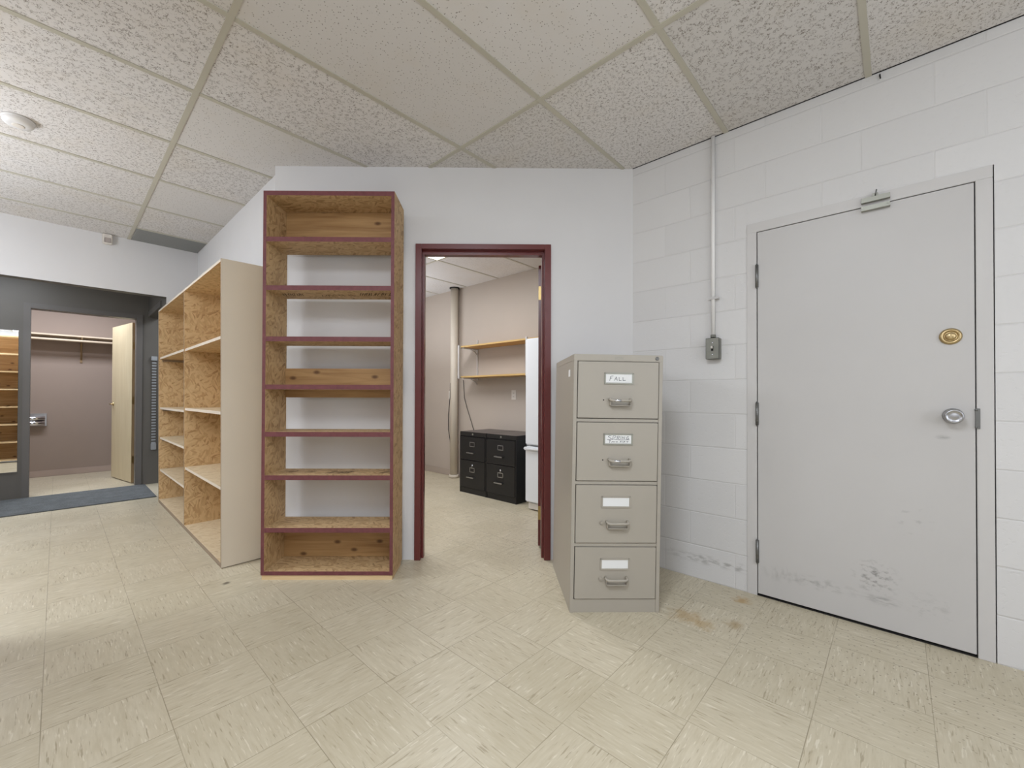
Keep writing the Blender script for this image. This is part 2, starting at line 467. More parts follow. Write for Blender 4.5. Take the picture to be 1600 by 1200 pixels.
# block wall with the recessed steel door opening
oy0, oy1, oz = -.300, .6245, 2.1055
w = MB()
w.box(DX, DX+.2, YR, oy0, 0, H+.05).box(DX, DX+.2, oy1, B.y+.16, 0, H+.05).box(DX, DX+.2, oy0, oy1, oz, H+.05)
w.box(DX+.09, DX+.2, oy0, oy1, 0, oz, 0)
struct(w.build('wall_right', M['blocks']))
# diagonal wall with the burgundy doorway
w = MB(); s0, s1, dz_ = .926, 1.809, 2.143
w.box(-.06, s0, 0, .115, 0, H+.05).box(s1, DL+.05, 0, .115, 0, H+.05).box(s0, s1, 0, .115, dz_, H+.05)
o = w.build('wall_diagonal', M['wall']); o.location = A; o.rotation_euler = (0, 0, DROT); struct(o)
# inner wall behind the pale shelving
struct(MB().box(A.x, A.x+.115, A.y, FY+.1, 0, H+.05).build('wall_inner', [M['wall']]))
# far wall with the wide opening
w = MB(); fx0, fx1, fz = -1.35, .789, 2.157
fm = {'-z': 1, '+x': 1, '-x': 1, '+y': 1}
w.box(XL-.1, fx0, FY, FY+.11, 0, H+.05, 0, 0, {'+x': 1, '+y': 1})
w.box(fx1, A.x, FY, FY+.11, 0, H+.05, 0, 0, {'-x': 1, '+y': 1})
w.box(fx0, fx1, FY, FY+.11, fz, H+.05, 0, 0, {'-z': 1, '+y': 1})
struct(w.build('wall_far', [M['wall'], M['wall_grey']]))
struct(MB().box(XL-.1, XL, YR, FY, 0, H+.05).build('wall_left', M['wall']))
struct(MB().box(XL-.1, DX+.2, YR-.1, YR, 0, H+.05).build('wall_rear', M['wall']))
# alcove: rear grey wall with closet doorway, right grey wall with side opening
cx0, cx1, cz = -.203, .672, 2.062
w = MB(); w.box(-1.7, cx0-.016, AY, AY+.11, 0, 2.6, 0, 0, {'+y': 1}).box(cx1+.016, 2.0, AY, AY+.11, 0, 2.6, 0, 0, {'+y': 1}).box(cx0-.016, cx1+.016, AY, AY+.11, cz+.016, 2.6, 0, 0, {'+y': 1})
struct(w.build('wall_alcove', [M['wall_grey'], M['wall_mauve']]))
w = MB(); w.box(.79, .90, FY+.11, AY, 2.10, 2.6).box(.79, .90, FY+.11, 5.95, 0, 2.10)
struct(w.build('wall_alcove_right', M['wall_grey']))
struct(MB().box(-1.8, -1.7, FY+.11, AY+.11, 0, 2.6).build('wall_alcove_left', M['wall_grey']))
struct(MB().box(2.0, 2.1, FY+.11, AY+.11, 0, 2.6).build('wall_passage', M['wall_grey']))
struct(MB().box(-1.8, 2.1, FY+.11, AY+.11, 2.5, 2.6).build('ceiling', M['ceil_back']))
# closet
struct(MB().box(-1.1, 1.3, CY, CY+.1, 0, 2.7).build('wall_closet', M['wall_mauve']))
struct(MB().box(-1.2, -1.1, AY+.11, CY+.1, 0, 2.7).build('wall_closet_left', M['wall_mauve']))
struct(MB().box(1.2, 1.3, AY+.11, CY, 0, 2.7).build('wall_closet_right', M['wall_mauve']))
struct(MB().box(-1.2, 1.3, AY+.11, CY+.1, 2.6, 2.7).build('ceiling', M['white']))
struct(MB().box(-1.1, 1.2, CY-.012, CY, 0, .085, 0, .003).build('baseboard_closet', M['base_mauve']))
# back room
struct(MB().box(BX, BX+.1, 1.3, FY+.1, 0, 2.8).build('wall_back_room', M['wall_beige']))
struct(MB().box(A.x+.115, BX, FY, FY+.1, 0, 2.8).build('wall_back_room_left', M['wall_beige']))
struct(MB().box(DX+.2, BX+.1, 1.3, 1.4, 0, 2.8).build('wall_back_room_right', M['wall_beige']))
nd = Vector((-(B-A).y, (B-A).x, 0)).normalized()       # into the back room
bp = [tuple((A+nd*.12).xy), tuple((B+nd*.12+Vector((.19, 0, 0))).xy), (BX, 1.4), (BX, FY), (A.x+.115, FY), (A.x+.115, A.y+.12)]
struct(MB().prism(bp, 2.612, 2.66).build('ceiling', M['ceil_back']))
g = MB()
for y in (4.855, 4.255, 3.655, 3.055): g.box(1.9 if y < 4 else 1.4, BX, y-.011, y+.011, 2.608, 2.613)
g.box(2.87-.011, 2.87+.011, 2.2, FY, 2.607, 2.613)
struct(g.build('trim_2', M['grid']))
struct(MB().box(BX-.012, BX, 1.4, FY, 0, .09, 0, .003).build('baseboard_back_room', M['base_beige']))
struct(MB().box(A.x+.12, BX-.02, FY-.012, FY, 0, .09, 0, .003).build('baseboard_back_room_left', M['base_beige']))

# ------------------------------------------------------------------ door 1: white steel door in the block wall
d1 = sempty('door_1', (DX, 0, 0), 0, 'white scuffed slab door in the painted block wall', 'door')
fr = MB()
fr.box(-.004, .085, .576, .625, 0, 2.052, 0, .0015).box(-.004, .085, -.296, -.2465, 0, 2.052, 0, .0015).box(-.004, .085, -.296, .625, 2.052, 2.106, 0, .0015)
fr.box(.045, .06, .560, .577, 0, 2.052, 1).box(.045, .06, -.247, -.232, 0, 2.052, 1).box(.045, .06, -.247, .577, 2.036, 2.052, 1)
fr.build('door_frame', [M['frame_white'], M['dark']], d1)
leaf = MB().box(-.004, .040, -.2425, .5715, .014, 2.0475, 0, .0015).build('door_leaf', M['door'], d1)
MB().box(.0, .07, -.2465, .576, 0, .006).build('threshold', M['dark'], d1)
for z0, z1 in ((1.736, 1.863), (.959, 1.085), (.187, .313)):
    hb = MB(); hb.cyl((-.012, .5735, z0), (-.012, .5735, z1), .0075, seg=14)
    for k in range(1, 5): hb.cyl((-.012, .5735, z0+(z1-z0)*k/5-.001), (-.012, .5735, z0+(z1-z0)*k/5+.001), .0079, seg=14)
    hb.cyl((-.012, .5735, z1), (-.012, .5735, z1+.006), .005, .003, 12).cyl((-.012, .5735, z0-.006), (-.012, .5735, z0), .003, .005, 12)
    hb.box(-.0085, -.004, .566, .581, z0, z1)
    hb.build('hinge', M['hinge'], d1)
kb = MB().lathe((-.004, -.177, 1.035), (-1, 0, 0), [(.034, 0), (.034, .004), (.030, .008), (.013, .012), (.013, .026), (.020, .032), (.029, .040), (.0315, .050), (.030, .060), (.024, .066), (.0235, .064), (.012, .067), (0, .068)])
kb.build('door_knob', M['steel'], d1)
db = MB().lathe((-.004, -.171, 1.387), (-1, 0, 0), [(.036, 0), (.036, .004), (.032, .010), (.024, .013), (.023, .007), (.016, .006), (.016, .016), (.013, .019), (.0, .019)])
db.box(-.026, -.022, -.1735, -.1685, 1.378, 1.396, 0, .001)
db.build('deadbolt', M['brass'], d1)
MB().box(-.011, -.003, -.2560, -.2425, .982, 1.070, 0, .001).cyl((-.012, -.2445, 1.066), (-.012, -.2445, 1.060), .005, seg=10).cyl((-.012, -.2445, .992), (-.012, -.2445, .986), .004, seg=10).build('strike_plate', M['hinge'], d1)
# spring catch at the head of door 1
lt = thing('door_catch', 'small metal catch bracket at the top edge of the white steel door', 'latch', (DX-.008, .074, 2.062))
lt.parent = None
MB().box(-.006, 0, -.052, .052, .006, .030, 0, .001).box(-.022, 0, -.052, .052, .001, .006, 0, .001).box(-.008, -.002, -.010, .012, .028, .042, 0, .001).build('frame_plate', M['holder'], lt)
MB().box(-.010, .0028, -.052, .052, -.036, -.012, 0, .001).box(-.022, .0, -.052, .052, -.038, -.034, 0, .001).cyl((-.0105, -.044, -.02), (-.0125, -.044, -.02), .004, seg=10).cyl((-.0105, .044, -.026), (-.0125, .044, -.026), .004, seg=10).build('door_plate', M['holder'], lt)
MB().tube([(-.006, 0, .030), (-.014, -.001, .036), (-.014, -.003, .046), (-.010, -.004, .056)], .0028, 8).build('hook', M['hinge'], lt)

# switch box, conduit, ceiling hook
cd = thing('conduit', 'white painted conduit running down the block wall to the switch box', 'pipe', (DX, .80, 1.477))
MB().cyl((-.0175, 0, 0), (-.0175, 0, H-1.477-.004), .0105, seg=16).build('pipe', M['bright'], cd)
MB().box(-.030, -.0005, -.030, -.012, .224, .238, 0, .001).box(-.0310, -.0285, -.013, .013, .224, .238, 0, .001).box(-.031, -.0005, .011, .014, .224, .238, 0, .001).box(-.006, -.0005, .012, .03, .224, .238, 0, .001).build('clip', M['frame_white'], cd)
MB().cyl((-.0175, 0, -.006), (-.0175, 0, .012), .0145, seg=16).build('connector', M['galv'], cd)
sw = thing('light_switch', 'grey metal switch box on the block wall below the conduit', 'switch', (DX, .795, 1.404))
MB().box(-.050, -.0005, -.036, .036, -.062, .062, 0, .003).build('box', M['galv'], sw)
MB().box(-.0535, -.0500, -.037, .037, -.063, .063, 0, .002).build('cover_plate', M['galv'], sw)
MB().box(-.0548, -.0535, -.006, .006, -.014, .014, 1).box(-.068, -.0540, -.004, .004, .0, .013, 0, .001).build('toggle', [M['plastic'], M['dark']], sw)
for zz in (.034, -.036): MB().lathe((-.0535, 0, zz), (-1, 0, 0), [(.005, 0), (.0045, .002), (0, .0025)], 12).build('screw', M['chrome'], sw)
hk = MB().tube([(DX-.001, .056, 2.668), (DX-.018, .056, 2.668), (DX-.022, .056, 2.662), (DX-.022, .054, 2.645)], .003, 8).build('wall_hook', M['dark'])
tag(hk, 'tiny dark nail hook high on the block wall under the ceiling edge', 'hook')

# ------------------------------------------------------------------ door 2: burgundy doorway in the diagonal wall
d2 = sempty('door_2', A, DROT, 'burgundy steel door frame with door standing open into the back room', 'door')
f0, f1, i0, i1, zt, zi = .905, 1.832, .946, 1.789, 2.158, 2.124
fr = MB()
def jamb(x0, x1, xi, sg):
    fr.box(min(x0, xi), max(x0, xi), -.016, .0, 0, zt, 0, .0015)          # face, room side
    fr.box(min(xi-sg*.0004, xi-sg*.018), max(xi-sg*.0004, xi-sg*.018), -.012, .128, 0, zi, 0)
    fr.box(min(x0, xi), max(x0, xi), .1155, .131, 0, zt)
    fr.box(min(xi, xi+sg*.014), max(xi, xi+sg*.014), .030, .082, 0, zi-.026)   # stop
jamb(f0, None, i0, 1); jamb(f1, None, i1, -1)
fr.box(i0, i1, -.016, 0, zi, zt, 0, .0015).box(i0-.01, i1+.01, -.012, .128, zi+.0004, zi+.018).box(i0, i1, .1155, .131, zi, zt).box(i0, i1, .030, .082, zi-.026, zi)
fr.build('door_frame', M['burg'], d2)
# open leaf, hinged at the right jamb on the back-room side
Ri = Matrix.Rotation(-DROT, 4, 'Z')
def to_local(x, y):
    v = Ri @ (Vector((x, y, 0))-A); return v
e = to_local(2.458, 1.905); dirw = Ri @ Vector((.818, .575, 0))
lp = sempty('x', (0, 0, 0)); COL.objects.unlink(lp); bpy.data.objects.remove(lp)
lm = MB().box(-.0, .80, -.0175, .0175, .018, 2.085, 0, .001)
bmesh.ops.transform(lm.bm, matrix=Matrix.Translation(e) @ Matrix.Rotation(math.atan2(dirw.y, dirw.x), 4, 'Z'), verts=lm.bm.verts)
lf = lm.build('door_leaf', M['burg'], d2)
for zc in (1.88, .26):
    hm = MB().box(-.002, .0005, -.016, .017, zc-.05, zc+.05, 0, 0).cyl((-.006, -.0205, zc-.05), (-.006, -.0205, zc+.05), .006, seg=12)
    bmesh.ops.transform(hm.bm, matrix=Matrix.Translation(e) @ Matrix.Rotation(math.atan2(dirw.y, dirw.x), 4, 'Z'), verts=hm.bm.verts)
    hm.build('hinge', M['brass_dull'], lf)

# ------------------------------------------------------------------ tall strand-board bookcase
BW, BD, BH = .798, .258, 2.366
bk = thing('bookcase', 'tall narrow strand board bookcase with burgundy painted edges beside the burgundy doorway', 'bookcase', (.857, 2.794, 0), math.atan2(2.22-2.794, 1.412-.857))
OB = [M['osb_dark'], M['burg_edge'], M['osb_shelf'], M['pine']]
for x0 in (0, BW-.02):
    MB().box(x0, x0+.02, 0, BD, .028, BH, 0, 0, {'-y': 1}).build('side_panel', OB, bk)
MB().box(.02, BW-.02, 0, BD, 2.338, BH, 2, 0, {'-y': 1}).build('top_panel', OB, bk)
tops = (2.085, 1.788, 1.476, 1.184, .896, .633, .315)
shelf_obs = []
for zt_ in tops:
    shelf_obs.append(MB().box(.02, BW-.02, .001, BD-.018, zt_-.029, zt_, 2, 0, {'-y': 1}).build('shelf', OB, bk))
MB().box(.02, BW-.02, .001, BD, .028, .052, 2, 0, {'-y': 1}).build('bottom_panel', OB, bk)
MB().box(.004, BW-.004, .006, .026, 0, .028).box(.004, .024, .026, BD-.02, 0, .028).box(BW-.024, BW-.004, .026, BD-.02, 0, .028).build('base_strip', M['pine_light'], bk)
for z0, z1 in ((2.06, 2.337), (1.105, 1.297), (.053, .285)):
    MB().box(.021, BW-.021, BD-.018, BD, z0, z1).build('back_strip', M['pine'], bk)
# mill stamps: rows of slanted ink marks under one shelf and on another
def stamps(seed, rows):
    rs = random.Random(seed); out = []
    for (x0, x1, y0, y1, step, slant) in rows:
        x = x0
        while x < x1:
            k = rs.random()
            if k < .86:
                out.append([(x, y0+rs.uniform(0, .012)), (x+slant*rs.uniform(.6, 1.2), y1-rs.uniform(0, .012))])
                if k < .45: out.append([(x+slant*.5, (y0+y1)/2), (x+slant*.5+step*.8, (y0+y1)/2+rs.uniform(-.006, .006))])
                if 0.3 < k < .6: out.append([(x+slant, y1-.004), (x+slant+step*.8, y1-.004)])
            x += step
    return out
for sd_, rows in ((3, [(.06, .19, -.15, -.08, .011, .02)]), (4, [(.30, .38, -.16, -.12, .022, .012)]), (5, [(.43, .53, -.16, -.10, .020, -.015)]), (6, [(.55, .76, -.14, -.06, .0120, .03)])):
    mb = MB(); mb.lines(stamps(sd_, rows), .0008, .0042, (0, 0, 1.759), (1, 0, 0), (0, -1, 0)); mb.build('ink_stamp', M['stamp'], shelf_obs[1])
for sd_, rows in ((8, [(.10, .16, .09, .16, .012, .02)]), (9, [(.22, .26, .10, .15, .014, .02)]), (10, [(.36, .50, .06, .15, .012, .035)]), (11, [(.69, .765, .07, .15, .013, .03)])):
    mb = MB(); mb.lines(stamps(sd_, rows), .0008, .0040, (0, 0, .633), (1, 0, 0), (0, 1, 0)); mb.build('ink_stamp', M['stamp'], shelf_obs[5])

# ------------------------------------------------------------------ pale double shelving unit along the inner wall
UY0, UY1, UM, UH = 3.158, 5.592, 4.315, 2.003
un = thing('shelving_unit', 'wide cream sided strand board shelving unit with two bays along the white wall', 'shelving', (.738, UY0, 0))
un.rotation_euler = (0, -.0075, 0)
UL = UY1-UY0; um = UM-UY0; UDp = .305
UB = [M['osb'], M['panel_cream'], M['raw_edge'], M['osb_pale'], M['shelf_edge']]
MB().box(0, UDp, 0, .016, 0.004, UH, 0, 0, {'-y': 1, '-x': 2, '+z': 1}).build('side_panel', UB, un)
MB().box(0, UDp, UL-.016, UL, 0.004, UH, 0, 0, {'+y': 1, '-x': 2}).build('side_panel', UB, un)
MB().box(.001, UDp-.008, um-.008, um+.008, .033, UH-.017, 0, 0, {'-x': 2}).build('divider', UB, un)
MB().box(.001, UDp, .016, UL-.016, UH-.017, UH, 0, 0, {'-x': 4, '+z': 1}).build('top_panel', UB, un)
MB().box(.001, UDp, .016, UL-.016, .017, .033, 3, 0, {'-x': 2}).build('bottom_panel', UB, un)
MB().box(.002, .02, .016, UL-.016, 0.001, .017, 2).build('base_strip', UB, un)
MB().box(UDp-.008, UDp, .016, UL-.016, .033, UH-.017, 0).build('back_panel', UB, un)
for zz in (1.505, 1.012, .52):
    MB().box(.006, UDp-.008, .016, um-.010, zz-.020, zz, 3, 0, {'-x': 4, '-z': 0}).build('shelf', UB, un)
for zz in (1.512, .993, .683, .349):
    MB().box(.012, UDp-.008, um+.008, UL-.018, zz-.020, zz, 3, 0, {'-x': 4, '-z': 0}).build('shelf', UB, un)
    MB().box(.03, UDp-.01, UL-.035, UL-.017, zz-.043, zz-.0205, 2).build('cleat', UB, un)

# ------------------------------------------------------------------ beige four-drawer filing cabinet
CW, CD, CH = .464, .60, 1.338
def lean(me):
    for v in me.vertices:
        x, y, z = v.co; v.co = (x+.0165*z, y, z-.0165*x*z/CH*1.0)
fc = thing('filing_cabinet', 'putty beige four drawer filing cabinet standing between doorway and block wall', 'filing cabinet', (1.833, 1.23, 0), math.atan2(.898-1.23, 2.157-1.833))
sb = MB()
sb.box(0, .019, .0, CD, 0, CH-.032, 0, .0015).box(CW-.019, CW, .0, CD, 0, CH-.032, 0, .0015)
sb.box(-.001, CW+.001, -.001, CD, CH-.036, CH, 0, .003)
sb.box(.019, CW-.019, .004, CD, 0, .068, 0)
sb.box(.019, CW-.019, CD-.02, CD, .068, CH-.036, 0).box(.019, CW-.019, .03, CD-.02, .068, CH-.036, 1)
for z0 in (.357, .678, 1.003): sb.box(.019, CW-.019, .004, .03, z0-.016, z0, 0)
sb.build('body', [M['cab'], M['cab_dark']], fc, lean)
LK = MB().lathe((.432, -.001, CH-.017), (0, -1, 0), [(.0095, 0), (.0095, .003), (.007, .0045), (.0055, .003), (0, .003)], 18, 0)
LK.build('lock', [M['hinge']], fc, lean)
mb = MB(); mb.lines([[(0, 0), (0, .012)], [(0, .006), (.008, .006)], [(.008, 0), (.008, .012)], [(.014, .002), (.014, .010), (.020, .012), (.024, .008), (.023, .002), (.017, 0), (.014, .002)], [(.030, 0), (.030, .012), (.038, 0), (.038, .012)]],
    .0006, .0016, (.215, -.001, CH-.024)); mb.build('maker_mark', M['holder'], fc, lean)
mb = MB().box(-.0012, 0, .10, .145, 1.225, 1.262); mb.build('sticker', M['card'], fc, lean)
dr = ((1.007, 1.300), (.682, .984), (.361, .659), (.072, .338))
xs = (.178, .174, .163, .157)
FALL = [[(.0, 0), (.004, .022)], [(.004, .022), (.018, .024)], [(.002, .012), (.012, .013)],
        [(.024, .001), (.034, .020), (.039, .001)], [(.028, .008), (.038, .009)],
        [(.048, .018), (.049, .001), (.060, .002)], [(.068, .018), (.069, .001), (.082, .003)]]
SPRING = [[(.018, .026), (.008, .026), (.002, .021), (.012, .016), (.018, .011), (.010, .006), (-.004, .006)],
          [(.024, .006), (.028, .026), (.040, .026), (.042, .020), (.030, .015)],
          [(.047, .008), (.050, .024), (.060, .023), (.060, .018), (.051, .015), (.060, .008)],
          [(.068, .024), (.067, .009)], [(.074, .009), (.077, .022), (.085, .010), (.088, .023)],
          [(.108, .022), (.100, .021), (.095, .014), (.099, .008), (.109, .010), (.107, .015), (.101, .014)],
          [(-.004, .006), (.03, .009), (.07, .004), (.112, .006)],
          [(.006, .000), (.016, .001)], [(.011, .001), (.010, -.010)], [(.020, -.009), (.023, -.003), (.028, -.008), (.032, -.003), (.036, -.008)],
          [(.042, -.003), (.044, -.008), (.050, -.004), (.052, -.008)], [(.064, -.009), (.066, -.001), (.070, -.003), (.066, -.006)], [(.074, -.009), (.076, -.001)],
          [(.082, -.009), (.084, -.001), (.090, -.005), (.083, -.006)], [(.096, -.002), (.108, -.002)], [(.102, -.002), (.101, -.009)]]
for k, (z0, z1) in enumerate(dr):
    D = MB().box(.0225, CW-.0225, -.0035, .024, z0, z1, 0, .002).build('drawer', M['cab'], fc, lean)
    x0 = xs[k]; zc = z1-.086; hw, hh = .152, .060
    x0 -= .0165*zc                                     # measured on the leaning face
    h = MB(); t_ = .008
    h.box(x0, x0+hw, -.0085, -.0035, zc-hh/2, zc-hh/2+t_, 0, .001).box(x0, x0+hw, -.0075, -.0035, zc+hh/2-t_, zc+hh/2, 0, .001)
    h.box(x0, x0+t_, -.0075, -.0035, zc-hh/2, zc+hh/2, 0, .001).box(x0+hw-t_, x0+hw, -.0075, -.0035, zc-hh/2, zc+hh/2, 0, .001)
    lh = h.build('label_holder', M['holder'] if k < 2 else M['cab'], D, lean)
    cardm = MB().box(x0+t_-.001, x0+hw-t_+.001, -.0050, -.0036, zc-hh/2+t_-.001, zc+hh/2-t_+.001)
    if k == 0: cardm.lines(FALL, .0004, .0022, (x0+.028, -.0050, zc-.012), mi=1)
    if k == 1: cardm.lines(SPRING, .0004, .0020, (x0+.022, -.0050, zc-.008), mi=1)
    cardm.build('label_card', [M['card'], M['ink']], D, lean)
    zh = z0+.108 if k else z0+.094
    hx = x0+.028
    hb = MB().tube([(hx, -.0035, zh+.004), (hx, -.020, zh+.003), (hx+.003, -.030, zh), (hx+.012, -.034, zh-.002), (hx+.096, -.034, zh-.002), (hx+.105, -.030, zh), (hx+.108, -.020, zh+.003), (hx+.108, -.0035, zh+.004)], .0062, 12)
    hb.box(hx+.004, hx+.104, -.030, -.0035, zh-.030, zh-.026, 0, .0015).box(hx, hx+.004, -.024, -.0035, zh-.028, zh+.004, 0, .001).box(hx+.104, hx+.108, -.024, -.0035, zh-.028, zh+.004, 0, .001)
    if k < 2: hb.cyl((hx+.020, -.034, zh-.002), (hx+.052, -.034, zh-.002), .0070, seg=14, mi=1)
    hb.build('handle', [M['cab'], M['chrome']], D, lean)
    if k < 2: MB().cyl((hx-.030, -.0045, zh), (hx-.030, -.003, zh), .0035, seg=12).build('latch_hole', M['dark'], D, lean)
    else: MB().box(hx-.034, hx-.020, -.016, -.0035, zh-.010, zh+.006, 0, .003).build('thumb_latch', M['cab'], D, lean)

# ------------------------------------------------------------------ back room furniture
pc = thing('pipe_column', 'cream painted vertical pipe against the beige back wall', 'pipe', (BX-.075, 4.42, 0))
MB().cyl((0, 0, 0), (0, 0, 2.608), .052, seg=28).build('pipe', M['pipe'], pc)
MB().cyl((0, 0, 2.600), (0, 0, 2.6115), .068, seg=28).build('collar', M['dark'], pc)
MB().cyl((0, 0, .0), (0, 0, .045), .066, seg=24).build('floor_collar', M['pipe'], pc)
ws = thing('wall_shelves', 'two golden wooden shelves on white uprights fixed to the beige wall', 'shelf', (BX, 4.06, 1.3))
for zb in (1.762-1.3, 1.375-1.3):
    MB().box(-.272, -.006, -1.34 if zb < .2 else -2.0, .0, zb-.019, zb, 0, 0, {'-x': 1}).build('shelf_board', [M['ply'], M['plywood_edge']], ws)
    for yy in (-.03, -1.10): MB().box(-.262, -.004, yy-.012, yy+.012, zb-.030, zb-.0195, 0, .001).tube([(-.012, yy, zb-.10), (-.05, yy, zb-.065), (-.13, yy, zb-.034)], .006, 8).build('bracket', M['frame_white'], ws)
for yy in (-.03, -1.10): MB().box(-.012, -.0005, yy-.011, yy+.011, .03, .56, 0, .001).box(-.0125, -.0119, yy-.003, yy+.003, .05, .54, 1).build('wall_rail', [M['frame_white'], M['holder']], ws)
MB().box(-.287, -.273, .022, .044, .045, .475, 0, .002).build('upright', M['frame_white'], ws)
MB().box(-.287, -.273, -1.112, -1.088, .045, .478, 0, .002).build('upright', M['frame_white'], ws)
for zb in (.459, .072): MB().box(-.275, -.006, .001, .055, zb-.019, zb, 0, .001).build('end_bracket', M['holder'], ws)

def black_cabinet(y_left, label, lock):
    c = thing('filing_cabinet', label, 'filing cabinet', (3.275, y_left, 0), -PI/2, 'black two drawer cabinets')
    W, Dd, Hh = .436, .50, .706
    MB().box(0, W, 0, Dd, Hh-.048, Hh, 0, .003, ).box(0, .012, 0, Dd, .0, Hh-.048, 0).box(W-.012, W, 0, Dd, 0, Hh-.048, 0).box(.012, W-.012, Dd-.012, Dd, 0, Hh-.048).box(.012, W-.012, .025, Dd-.012, .02, Hh-.048).box(.012, W-.012, .004, .025, 0, .062).build('body', M['black'], c)
    MB().box(.002, W-.002, .002, Dd-.002, Hh, Hh+.0015).build('grey_top', M['black_top'], c)  # thin greyer sheet laid over the black top
    for k, (z0, z1) in enumerate(((.386, .652), (.066, .380))):
        D = MB().box(.014, W-.014, -.006, .024, z0, z1, 0, .002).build('drawer', M['black'], c)
        zc = z1-.085 if k == 0 else z1-.105; xc = W*.5
        f = MB()
        for b in ((-.042, .042, .019, .027), (-.042, .042, -.027, -.019), (-.042, -.034, -.027, .027), (.034, .042, -.027, .027)):
            f.box(xc+b[0], xc+b[1], -.009, -.006, zc+b[2], zc+b[3])
        f.build('label_holder', M['steel'], D)
        zh = z0+.085 if k == 0 else z0+.125
        MB().box(xc-.075, xc+.045, -.034, -.024, zh-.006, zh+.006, 0, .002).box(xc-.068, xc-.058, -.026, -.006, zh-.005, zh+.005).box(xc+.03, xc+.04, -.026, -.006, zh-.005, zh+.005).build('handle', M['steel'], D)
        if k: MB().lathe((xc, -.006, zc+.052), (0, -1, 0), [(.010, 0), (.010, .004), (.004, .006), (0, .006)], 16).box(xc-.003, xc+.003, -.009, -.006, zc+.03, zc+.045).build('lock', M['chrome'], D)
    MB().cyl((W*.5, -.001, Hh-.024), (W*.5, .001, Hh-.024), .011, seg=16).build('badge', M['holder'], c)
    return c
black_cabinet(3.732, 'black two drawer filing cabinet nearer the cream pipe, left of the pair', False)
black_cabinet(3.290, 'black two drawer filing cabinet next to the white fridge, right of the pair', True)

fg = thing('fridge', 'tall white refrigerator in the back room beside the black cabinets', 'refrigerator', (3.2, 2.675, 0), -PI/2)
MB().box(0, .70, .06, .635, .05, 1.69, 0, .006).box(.02, .68, .09, .62, 0, .05).build('body', M['fridge'], fg)
MB().box(0, .70, 0, .058, .640, 1.688, 0, .012).build('door', M['fridge'], fg)
lowd = MB().box(0, .70, 0, .058, .078, .628, 0, .012).build('door', M['fridge'], fg)
MB().box(.0, .69, -.030, .0, .590, .622, 0, .010).build('handle', M['fridge'], lowd)
MB().box(.03, .67, .02, .06, .012, .072, 0, .003).build('kick_plate', M['plastic'], fg)

for yy, lab in ((4.584, 'white wall outlet on the beige wall left of the cream pipe'), (3.389, 'white wall outlet above the black cabinets')):
    ot = thing('wall_outlet', lab, 'outlet', (BX, yy, 1.136), 0, 'outlets on the beige wall')
    MB().box(-.006, -.0005, -.036, .036, -.058, .058, 0, .002).build('cover_plate', M['plastic'], ot)
    for zz in (.022, -.022): MB().box(-.0085, -.006, -.016, .016, zz-.014, zz+.014, 0, .001).box(-.0090, -.0085, -.008, -.005, zz-.006, zz+.006, 1).box(-.0090, -.0085, .005, .008, zz-.006, zz+.006, 1).build('socket', [M['plastic'], M['dark']], ot)
o = MB().tube([(BX-.03, 4.555, 1.30), (BX-.03, 4.56, 1.10), (BX-.04, 4.585, .85), (BX-.05, 4.57, .65), (BX-.05, 4.53, .5), (BX-.05, 4.49, .2), (BX-.05, 4.47, .012)], .005, 8).build('power_cord', M['cord'])
tag(o, 'thin dark cord hanging down the left side of the cream pipe', 'cord')
o = MB().tube([(BX-.012, 4.30, 1.34), (BX-.012, 4.28, 1.1), (BX-.012, 4.22, .95), (BX-.012, 4.14, .78), (BX-.012, 4.08, .64), (BX-.012, 4.06, .50)], .0045, 8).build('power_cord', M['cord'])
tag(o, 'thin dark cord slanting down the wall behind the black cabinets', 'cord')
lp = thing('ceiling_light', 'bright rectangular fluorescent panel in the back room ceiling', 'light', (2.26, 3.355, 2.612))
MB().box(-.60, .60, -.295, .295, -.003, .0).build('diffuser', M['lens'], lp)
fmb = MB()
for b in ((-.608, -.596, -.30, .30), (.596, .608, -.30, .30)): fmb.box(b[0], b[1], b[2], b[3], -.006, -.0005)
for b in ((-.608, .608, -.30, -.29), (-.608, .608, .29, .30)): fmb.box(b[0], b[1], b[2], b[3], -.006, -.0005)
fmb.build('frame', M['grid'], lp)

# ------------------------------------------------------------------ alcove and closet
d3 = sempty('door_3', (0, AY, 0), 0, 'pale wood closet door standing open inside a charcoal frame', 'door')
f = MB()
f.box(-.257, cx0, -.016, 0, 0, 2.117, 0, .002).box(cx1, .732, -.016, 0, 0, 2.117, 0, .002).box(cx0, cx1, -.016, 0, cz, 2.117, 0, .002)
f.box(cx0-.0155, cx0-.0005, -.012, .126, 0, cz).box(cx1+.0005, cx1+.0155, -.012, .126, 0, cz).box(cx0-.01, cx1+.01, -.012, .126, cz+.0005, cz+.0155)
f.build('door_frame', M['casing_grey'], d3)
P0 = Vector((.652, .195, 0)); P1 = Vector((.515, .925, 0)); dv = (P1-P0); LL = dv.length; ang = math.atan2(dv.y, dv.x)
Tm = Matrix.Translation(P0) @ Matrix.Rotation(ang, 4, 'Z')
def on_leaf(mb):
    bmesh.ops.transform(mb.bm, matrix=Tm, verts=mb.bm.verts); return mb
